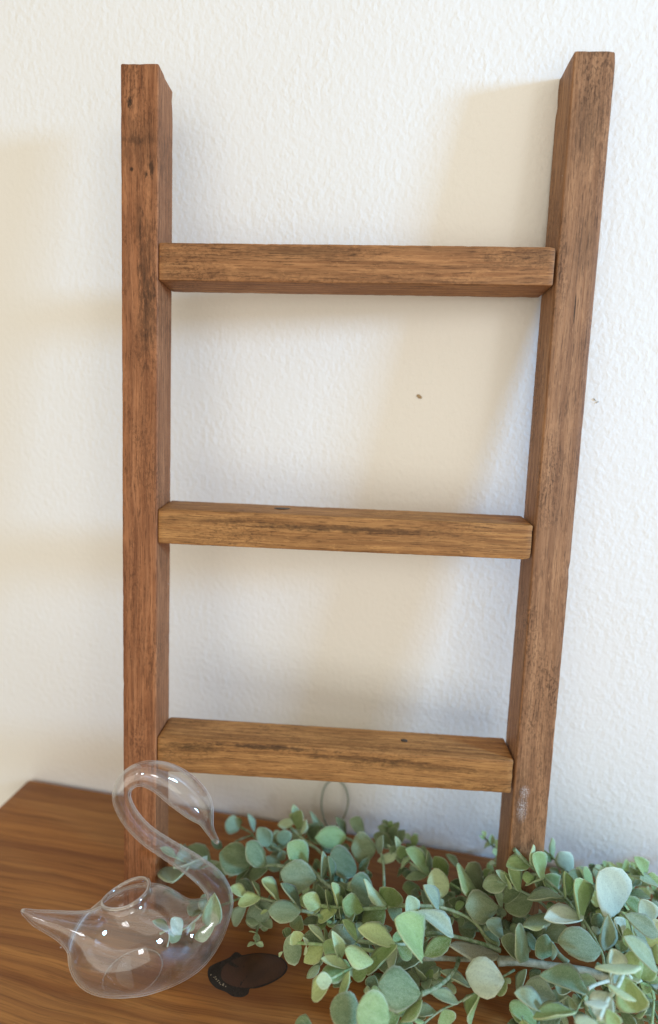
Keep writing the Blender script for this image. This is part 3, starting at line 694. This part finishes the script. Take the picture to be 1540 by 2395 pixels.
# stems: crop, radius (crop pixels), tint, points x y height(cm)
STEMS = """stem H 50 m 430 690 2.6 700 690 2.9 1000 735 3.1 1300 775 3.2 1560 825 3.2 1900 960 3.2
stem G 32 m 740 650 3.3 1000 655 3.1 1180 668 2.9 1540 655 2.7 1680 640 2.6
branch G 27 g 1185 665 2.9 1175 720 3.2 1130 815 3.6 1020 935 4.2 880 1030 4.8 720 1095 5.1
branch G 27 g 770 355 4.2 950 350 4.3 1130 385 4.2 1330 435 3.7 1540 500 3.2 1700 560 2.9
branch C 24 o 310 1090 4.1 500 1085 4.3 680 1085 4.4 960 1105 4.3 1240 1200 3.9 1400 1310 3.5 1540 1490 3.1 1660 1560 2.9
branch B 30 s 440 860 3.4 560 910 3.5 670 1020 3.6 800 1140 3.6 950 1255 3.5 1100 1300 3.3 1300 1370 3.1 1500 1390 2.9
branch B 24 s 850 1090 2.9 990 1190 2.9 1130 1280 2.9 1230 1350 2.9
branch B 22 s 330 420 2.9 520 590 2.6 690 710 2.5 850 900 2.6 860 1090 2.8
branch B 20 s 1400 640 3.2 1450 720 3.3 1490 860 3.2 1500 1170 3.0 1480 1330 2.9
branch B 20 q 720 1395 4.0 900 1412 4.0 1000 1425 4.0 1240 1435 4.0 1530 1412 4.0
branch B 20 s 480 1450 3.6 600 1480 3.5 730 1520 3.3 870 1540 3.1 1000 1500 3.0
branch B 17 g 105 650 2.5 260 730 2.5 420 800 2.5 560 910 2.7
branch B 16 g 1030 560 2.9 1100 590 2.8 1180 650 2.6 1220 800 2.5 1300 1000 2.6
branch B 16 g 980 480 2.0 900 640 2.0 880 800 2.1 860 1000 2.4
branch A 19 s 1500 910 3.2 1330 895 3.3 1250 910 3.2 1090 885 2.9 880 880 2.3 720 870 1.8 600 850 1.5
branch A 16 g 1500 1340 3.1 1410 1342 3.2 1220 1300 3.2 1040 1278 3.0 880 1330 2.4 700 1400 2.1 480 1480 1.6
branch A 12 g 960 425 1.6 1040 465 1.6 1115 510 1.6 1140 560 1.6 1330 650 2.2
branch A 12 g 1115 525 1.6 1000 560 1.6 900 605 1.6
branch A 13 s 700 870 1.6 560 900 1.4 420 930 1.6 170 800 1.6
branch A 13 w 480 1500 1.7 380 1600 1.9 230 1700 2.0 80 1690 2.0 -30 1740 2.1
branch A 9 w 80 1690 2.0 85 1800 1.9 60 1900 1.8
branch F 20 q 330 460 4.5 520 472 4.7 770 490 4.5 1000 512 4.4 1250 545 4.3 1500 590 4.2
branch F 17 q 780 925 6.0 860 900 5.9 1080 780 5.4 1200 725 5.2 1400 650 4.9 1560 590 4.6
branch G 22 s -60 440 4.3 180 470 4.6 410 482 5.2 560 470 4.9 760 360 4.4
branch C 14 p 310 345 3.5 440 440 3.5 560 530 3.4 660 612 3.4 800 700 3.3 930 790 3.2
branch C 15 q 1085 812 3.3 1250 910 3.3 1370 970 3.2 1460 990 3.1 1600 1050 3.0
branch C 14 g 1430 960 3.3 1440 1040 3.0 1530 1200 2.7
branch D 24 g 640 390 5.4 760 515 5.3 830 582 5.2 1010 742 5.3 1245 965 5.6 1400 1170 5.3 1480 1290 4.8 1500 1400 4.4
branch D 17 q 960 370 4.0 1020 415 4.0 1115 495 4.0 1240 600 3.9 1420 820 3.8
branch D 18 s 430 780 4.2 590 842 4.4 720 902 4.7 880 985 4.4 1050 1120 4.0 1240 1330 3.6
branch D 32 s 640 1165 3.5 760 1200 3.5 870 1255 3.4 1000 1370 3.3 1060 1480 3.2 1120 1580 3.1 1190 1690 3.0 1310 1795 2.9
branch D 16 o 1490 1255 5.6 1540 1350 5.4 1640 1470 5.2
branch E 22 s 330 1020 5.6 430 1180 5.5 560 1420 5.3 600 1560 4.0 600 1700 3.4
branch E 18 s 790 885 5.6 860 960 5.2 950 1060 4.9 1000 1400 4.4 980 1800 3.6
branch E 27 w 870 1690 7.2 795 1880 7.7 690 2010 8.0 620 2130 8.3 540 2320 8.6
branch E 30 w 870 1690 7.2 930 1760 6.0 1010 1810 4.6 1080 1830 3.8
branch E 30 m 980 1790 3.4 1090 1830 3.6 1180 1890 3.7 1340 1900 3.6
branch E 16 q 1180 1890 3.7 1235 1990 3.9 1262 2100 4.0 1250 2250 4.0 1235 2420 3.9
branch E 24 w 395 1930 4.6 480 1880 4.4 690 1812 3.8
branch H 12 o 1545 1060 5.1 1470 1180 5.0 1410 1300 5.2 1390 1330 5.4
branch H 12 g 1300 1115 4.3 1200 1190 4.2 1080 1275 4.0 960 1400 3.8
branch H 12 g 0 1185 3.6 160 1080 3.9 400 930 4.3 520 870 4.0 640 800 3.1
branch G 13 g 1540 990 3.5 1400 1075 3.6 1185 1200 3.6 980 1290 3.3 770 1450 3.0 680 1560 3.0
branch E 10 o 955 330 5.7 1060 380 5.7 1150 425 5.6 1280 480 5.4 1420 560 5.0
branch E 14 s 620 300 2.0 560 380 2.0 520 470 2.0 600 600 2.2"""
TINT = {  # real surface colours of the leaves and stems
 'g': (.115, .195, .085), 's': (.250, .360, .215), 'h': (.175, .245, .135), 'd': (.075, .135, .058), 'y': (.480, .620, .260), 'p': (.510, .660, .410),
 'q': (.260, .420, .150), 'o': (.185, .275, .090), 'f': (.140, .230, .045), 'b': (.290, .420, .310), 'e': (.150, .220, .145), 't': (.130, .240, .125),
 'w': (.600, .720, .600), 'v': (.460, .560, .470), 'k': (.210, .200, .150), 'm': (.310, .335, .280)}

def leaf_material(bulk=False):
    T = NT("frosted_artificial_small_leaf" if bulk else "frosted_artificial_leaf")
    oi = T.n('ShaderNodeObjectInfo'); colr, rn = oi.outputs['Color'], oi.outputs['Random']
    if bulk: colr = T.attr('tint', 'Color')
    p = T.attr('leaf')                       # x along, y across (-1..1), z: closeness to the margin
    x, y, e = T.xyz(p)
    tc = T.n('ShaderNodeTexCoord').outputs['Object']
    geo = T.n('ShaderNodeNewGeometry')
    off = T.comb(T.math('MULTIPLY', rn, 31), T.math('MULTIPLY', rn, 17), rn)
    loc = T.vmath('ADD', p, off)
    blot = T.noise(loc, 2.6, 3, .55)
    dust = T.noise(geo.outputs['Position'], 2300, 2, .7)
    fine = T.noise(geo.outputs['Position'], 900, 3, .6)
    c = T.mix(T.ramp(blot, [(.35, 0), (.65, 1)]), T.mix(.42, colr, (.05, .10, .03)), T.mix(.30, colr, (.62, .70, .45)))
    c = T.mix(.55, c, colr)
    c = T.mix(T.math('MULTIPLY', T.ramp(x, [(.0, 0), (.25, 0), (1, 1)]), .30), c, T.mix(.5, colr, (.46, .48, .20)))
    c = T.mix(T.math('MULTIPLY', T.ramp(e, [(.84, 0), (.97, 1)]), .72), c, T.mix(.60, colr, (.80, .84, .60)))
    c = T.mix(T.math('MULTIPLY', T.ramp(dust, [(.47, 0), (.69, 1)]), .40), c, (.70, .78, .60))
    c = T.mix(T.math('MULTIPLY', T.ramp(fine, [(.50, 0), (.70, 1)]), .40), c, T.mix(.6, colr, (.02, .05, .02)))
    vein = T.math('SUBTRACT', 1, T.math('MULTIPLY', T.math('ABSOLUTE', y), 14), clamp=True)
    hgt = T.math('ADD', T.math('MULTIPLY', dust, .5), T.math('ADD', T.math('MULTIPLY', fine, .5), T.math('MULTIPLY', vein, -.35)))
    bs = T.bsdf(Base_Color=c, Roughness=.62, Normal=T.bump(hgt, .35, .0004))
    bs.inputs['Specular IOR Level'].default_value = .28
    bs.inputs['Sheen Weight'].default_value = .18; bs.inputs['Sheen Roughness'].default_value = .5
    tl = T.n('ShaderNodeBsdfTranslucent'); T.put(tl.inputs[0], T.mix(.55, c, (.55, .62, .14)))
    mx = T.n('ShaderNodeMixShader'); mx.inputs[0].default_value = .20
    T.put(mx.inputs[1], bs.outputs[0]); T.put(mx.inputs[2], tl.outputs[0])
    return T.done(mx.outputs[0])
def stem_material():
    T = NT("frosted_artificial_stem")
    colr = T.n('ShaderNodeObjectInfo').outputs['Color']
    pos = T.n('ShaderNodeNewGeometry').outputs['Position']
    n1 = T.noise(pos, 240, 3); n2 = T.noise(pos, 1500, 3, .7)
    c = T.mix(T.ramp(n1, [(.35, 0), (.65, 1)]), T.mix(.4, colr, (.06, .11, .03)), T.mix(.35, colr, (.6, .66, .52)))
    c = T.mix(T.math('MULTIPLY', T.ramp(n2, [(.5, 0), (.7, 1)]), .4), c, (.66, .70, .62))
    bs = T.bsdf(Base_Color=c, Roughness=.6, Normal=T.bump(n2, .4, .0005))
    bs.inputs['Specular IOR Level'].default_value = .3
    return T.done(bs.outputs[0])
M_leaf, M_stem = leaf_material(), stem_material()

def leaf_mesh(kind, var):
    r_ = random.Random(hash((kind == 'ob', kind == 'ro', var)) % 9999 + var)
    NU, NV = 9, 6
    cup = r_.uniform(.14, .42)*(1 if var % 4 else -.5); bend = r_.uniform(-.14, .10); twist = r_.uniform(-.16, .16); fold = r_.uniform(0, .10)
    us = [0, .035, .09] + [.09+.91*(math.sin(math.pi/2*(i/(NU-2)))) for i in range(1, NU-1)]
    def half(u):
        if kind == 'ob': w = max(0, math.sin(math.pi*min(1, u**1.13)))**.66
        elif kind == 'ro': w = math.sqrt(max(0, 1-(2*u-1)**2))*(.86+.14*u)
        else: w = math.sin(math.pi*u**.92)**.82
        return .5*min(1, max(w, .035*(u < .12)))
    mx_ = max(half(u/60) for u in range(61))
    V, A, F = [], [], []
    th = .068
    for side in (0, 1):
        for u in us:
            h = half(u)*.5/mx_
            h *= 1+.035*math.sin(9*u+var*2.1)+.02*math.sin(23*u+var)
            for j in range(NV+1):
                s = -1+2*j/NV; s = math.copysign(abs(s)**.85, s)
                y = s*h
                edge = min(1, abs(s))
                tipn = max(0, (u-.9)/.1)
                e = max(edge**1, tipn, 0)
                t_ = th*(1-.75*edge**3)*(1-.6*tipn)
                z = cup*(2*y)**2*.5 + fold*abs(y) + bend*u*u + twist*y*u + .02*noise.noise(Vector((u*4, s*2, var*3.7)))
                V.append((u, y, z + (t_ if side == 0 else -t_)*.5)); A.append((u, s, e))
    n = NV+1; off = len(us)*n
    for i in range(len(us)-1):
        for j in range(NV):
            a = i*n+j
            F.append((a, a+n, a+n+1, a+1)); F.append((off+a, off+a+1, off+a+n+1, off+a+n))
        for j in (0, NV):
            a = i*n+j; q = (a, off+a, off+a+n, a+n); F.append(q if j == 0 else q[::-1])
    for i in (0, len(us)-1):
        for j in range(NV):
            a = i*n+j; q = (a, a+1, off+a+1, off+a); F.append(q if i == 0 else q[::-1])
    me = mesh("leaf", V, F)
    bm = bmesh.new(); bm.from_mesh(me); bmesh.ops.recalc_face_normals(bm, faces=bm.faces); bm.to_mesh(me); bm.free()
    at = me.attributes.new('leaf', 'FLOAT_VECTOR', 'POINT'); at.data.foreach_set('vector', [c for a in A for c in a])
    me.polygons.foreach_set('use_smooth', [True]*len(me.polygons)); me.materials.append(M_leaf)
    return me
LEAF = {k: [leaf_mesh(k, v) for v in range(6)] for k in ('ob', 'ro', 'el')}

gar_at = at_height(930, 2180, 0)
garland = thing("eucalyptus_garland", "frosted green artificial eucalyptus garland of round leaves lying below the ladder", "garland", gar_at)
GI = Matrix.Translation(-gar_at)
branches = []
def tint(c, j=.10):
    k = 1+rnd.uniform(-j, j); k *= 1.12
    return (c[0]*k*(1+rnd.uniform(-.06, .06)), c[1]*k, .95*c[2]*k*(1+rnd.uniform(-.08, .08)), 1)
def smooth_path(P, n=6):
    Q = []
    for i in range(len(P)-1):
        p0, p1, p2, p3 = P[max(i-1, 0)], P[i], P[i+1], P[min(i+2, len(P)-1)]
        for s in range(n):
            t = s/n; Q.append(.5*((2*p1)+(p2-p0)*t+(2*p0-5*p1+4*p2-p3)*t*t+(3*p1-p0-3*p2+p3)*t**3))
    Q.append(P[-1]); return Q
for ln in STEMS.strip().split('\n'):
    k = ln.split(); nm, cr, r, c = k[0], k[1], float(k[2]), k[3]; nums = list(map(float, k[4:]))
    P = [clear(at_height(*crop_px(cr, nums[i], nums[i+1]), nums[i+2]/100)) for i in range(0, len(nums), 3)]
    Q = smooth_path(P); m = len(Q)
    s = CROPS[cr][2]/1.7104
    R = [r*.88*s*depth_of(q)/FPX*(1+.14*noise.noise(q*260))*(1.25-.35*math.sin(math.pi*i/(m-1))) for i, q in enumerate(Q)]
    v, f = tube([q-gar_at for q in Q], R, 8)
    o = obj(nm, mesh(nm, v, f), M_stem, garland, True); o.color = tint(TINT[c], .06)
    branches.append((o, Q))
def near_branch(p):
    return min(branches, key=lambda b: min((p-q).length_squared for q in b[1]))[0]
NLEAF = 0
def add_leaf(foot, tip, wid, view, c, kind, flip=1, ratio=None):
    """foot and tip are points; wid is how broad the blade looks from `view`"""
    global NLEAF
    X = tip-foot; L = X.length
    if L < 1e-5: return
    X.normalize()
    ratio = ratio or {'ob': .70, 'ro': .92, 'el': .46}[kind]
    Wt = max(ratio*L, wid); cosr = min(1, wid/Wt)
    if cosr < .35: cosr = max(cosr*.8, .06)
    n0 = (view - X*view.dot(X)).normalized()
    a = math.acos(cosr); best = None
    for sg in (1, -1):
        N = (Matrix.Rotation(sg*a, 3, X) @ n0)
        if best is None or N.z*flip > best.z*flip: best = N
    N = best; Y = N.cross(X).normalized()
    me = LEAF[kind][rnd.randrange(6)]
    o = bpy.data.objects.new("leaf", me); col.objects.link(o); o.parent = near_branch(foot)
    M = Matrix((X*L, Y*Wt, N*L)).transposed().to_4x4(); M.translation = foot-gar_at
    o.matrix_basis = M
    o.color = tint(TINT[c]); NLEAF += 1
    return o
for cr, txt in LEAVES.items():
    s = CROPS[cr][2]/1.7104
    for row in txt.replace('\n', '').split(';'):
        k = row.split()
        if len(k) < 8: continue
        bx, by, tx, ty, w = map(float, k[:5]); c, h, kind = k[5], float(k[6]), k[7]
        foot = clear(at_height(*crop_px(cr, bx, by), h/100)); d = depth_of(foot)
        L0 = math.hypot(tx-bx, ty-by)*s*d/FPX
        dd = float(k[8])/100 if len(k) > 8 else L0*rnd.uniform(-.12, .30)
        tip = at_depth(*crop_px(cr, tx, ty), d-dd)
        if tip.z < .003:                                   # keep the blade off the board
            r = ray(*crop_px(cr, tx, ty)); tip = CAM + r*((.003-CAM.z)/r.z)
        if tip.y > -.004: tip = at_depth(*crop_px(cr, tx, ty), (-.006-CAM.y)/ray(*crop_px(cr, tx, ty)).y)
        tip = clear(tip); tip = foot + (tip-foot)*.97
        add_leaf(foot, tip, w*s*d/FPX*1.09, (CAM-foot).normalized(), c, kind)
# the lower layer of the garland: leaves in the shade below, on the same stems
def in_poly(x, y, P):
    ins = False
    for i in range(len(P)):
        (x0, y0), (x1, y1) = P[i], P[i-1]
        if (y0 > y) != (y1 > y) and x < (x1-x0)*(y-y0)/(y1-y0)+x0: ins = not ins
    return ins
POLYS = [([(545, 1960), (640, 1905), (790, 1925), (860, 1990), (830, 2090), (860, 2170), (760, 2150), (640, 2120), (560, 2080)], 8, 1.8),
         ([(700, 2080), (860, 2060), (960, 2080), (1010, 2180), (900, 2260), (790, 2230)], 9, 3.2),
         ([(905, 1985), (1000, 2010), (1080, 2050), (1150, 2090), (1150, 2190), (1050, 2180), (960, 2080)], 9, 2.6),
         ([(1190, 2020), (1290, 2010), (1440, 2070), (1540, 2110), (1540, 2230), (1330, 2200), (1210, 2190)], 17, 3.4),
         ([(1080, 2190), (1250, 2220), (1400, 2260), (1460, 2330), (1350, 2370), (1240, 2320)], 6, 2.2), ([(1440, 2200), (1545, 2200), (1545, 2360), (1460, 2350)], 7, 3.4),
         ([(1540, 2090), (1900, 2130), (1900, 2300), (1540, 2250)], 14, 3.6), ([(860, 2250), (960, 2240), (1000, 2395), (860, 2395)], 4, 2.4), ([(1190, 2350), (1330, 2340), (1340, 2400), (1180, 2400)], 3, 2.6)]
fr = random.Random(5)
BV, BF, BL, BT = [], [], [], []                 # small leaves of the lower sprigs, too many and too hidden to pick apart: one mesh
def bulk_leaf(foot, tip, wid, view, c):
    o = add_leaf(foot, tip, wid, view, c, fr.choice(('ob', 'ob', 'ro', 'el')), 1, .66)
    if o is None: return
    me = o.data; M = o.matrix_basis; b = len(BV)
    BV.extend(M @ v.co for v in me.vertices); BF.extend(tuple(b+i for i in p.vertices) for p in me.polygons)
    q = np.empty(len(me.vertices)*3, np.float32); me.attributes['leaf'].data.foreach_get('vector', q); BL.append(q)
    BT.append(np.tile(np.array(o.color[:], np.float32), len(me.vertices)))
    bpy.data.objects.remove(o)
NMAIN = NLEAF
for P, n, hm in POLYS:
    xs = [p[0] for p in P]; ys = [p[1] for p in P]; k = 0
    while k < n:
        x, y = fr.uniform(min(xs), max(xs)), fr.uniform(min(ys), max(ys))
        if not in_poly(x, y, P): continue
        k += 1
        h = fr.uniform(.7, hm)/100; p = at_height(x, y, h)
        a = fr.uniform(0, 2*math.pi); d = Vector((math.cos(a), math.sin(a)*.7, fr.uniform(-.05, .55))).normalized()
        c = fr.choice('gsgqhsgy'); pts = [p.copy()]
        for t in range(5):
            d = (d + Vector((fr.uniform(-.3, .3), fr.uniform(-.3, .3), fr.uniform(-.25, .2)))).normalized()
            p = p + d*fr.uniform(.006, .009); p.z = min(max(p.z, .004), hm/100+.004); p.y = min(p.y, -.020); pts.append(p.copy())
            L = (.0155 - .0019*t)*fr.uniform(.8, 1.2)
            sd = d.cross(Vector((0, 0, 1))).normalized()
            if t % 2: sd = (sd*.35 + sd.cross(d)).normalized()
            for sg in (1, -1):
                X = (sd*sg + d*.55 + Vector((0, 0, fr.uniform(-.1, .35)))).normalized()
                tip = p + X*L; tip.z = max(tip.z, .003); tip.y = min(tip.y, -.005)
                bulk_leaf(p, tip, L*.62, (d*-.2 + Vector((fr.uniform(-.5, .5), fr.uniform(-.8, 0), .75))).normalized(), c if t < 3 else fr.choice((c, 'q', 'p')))
        v, f = tube([q-gar_at for q in pts], [.0009]*len(pts), 6)
        b = len(BV); BV.extend(v); BF.extend(tuple(b+i for i in q) for q in f)
        BL.append(np.tile(np.array([.5, .3, .2], np.float32), len(v))); BT.append(np.tile(np.array([*TINT['g'], 1], np.float32), len(v)))
NLEAF = NMAIN
M_bulk = leaf_material(True)
bm_ = mesh("lower_leaves", BV, BF)
at = bm_.attributes.new('leaf', 'FLOAT_VECTOR', 'POINT'); at.data.foreach_set('vector', np.concatenate(BL))
at = bm_.attributes.new('tint', 'FLOAT_COLOR', 'POINT'); at.data.foreach_set('color', np.concatenate(BT))
low = obj("lower_leaves", bm_, M_bulk, garland, True); low['kind'] = 'stuff'
print("leaves", NLEAF)

# wire loop at the back end of the garland, standing behind the ladder
lp = [(758, 1912), (752, 1880), (760, 1840), (783, 1822), (806, 1838), (815, 1872), (806, 1908), (788, 1930), (770, 1936), (757, 1912)]
dl = depth_of(at_height(775, 1935, .012))
q_ = smooth_path([at_depth(px, py, dl-.002*i/10) - gar_at for i, (px, py) in enumerate(lp)], 5)
wl = obj("wire_loop", mesh("wire_loop", *tube(q_, [.0011]*len(q_), 8)), simple_mat("grey_green_wire", (.36, .40, .36), .5), garland, True)
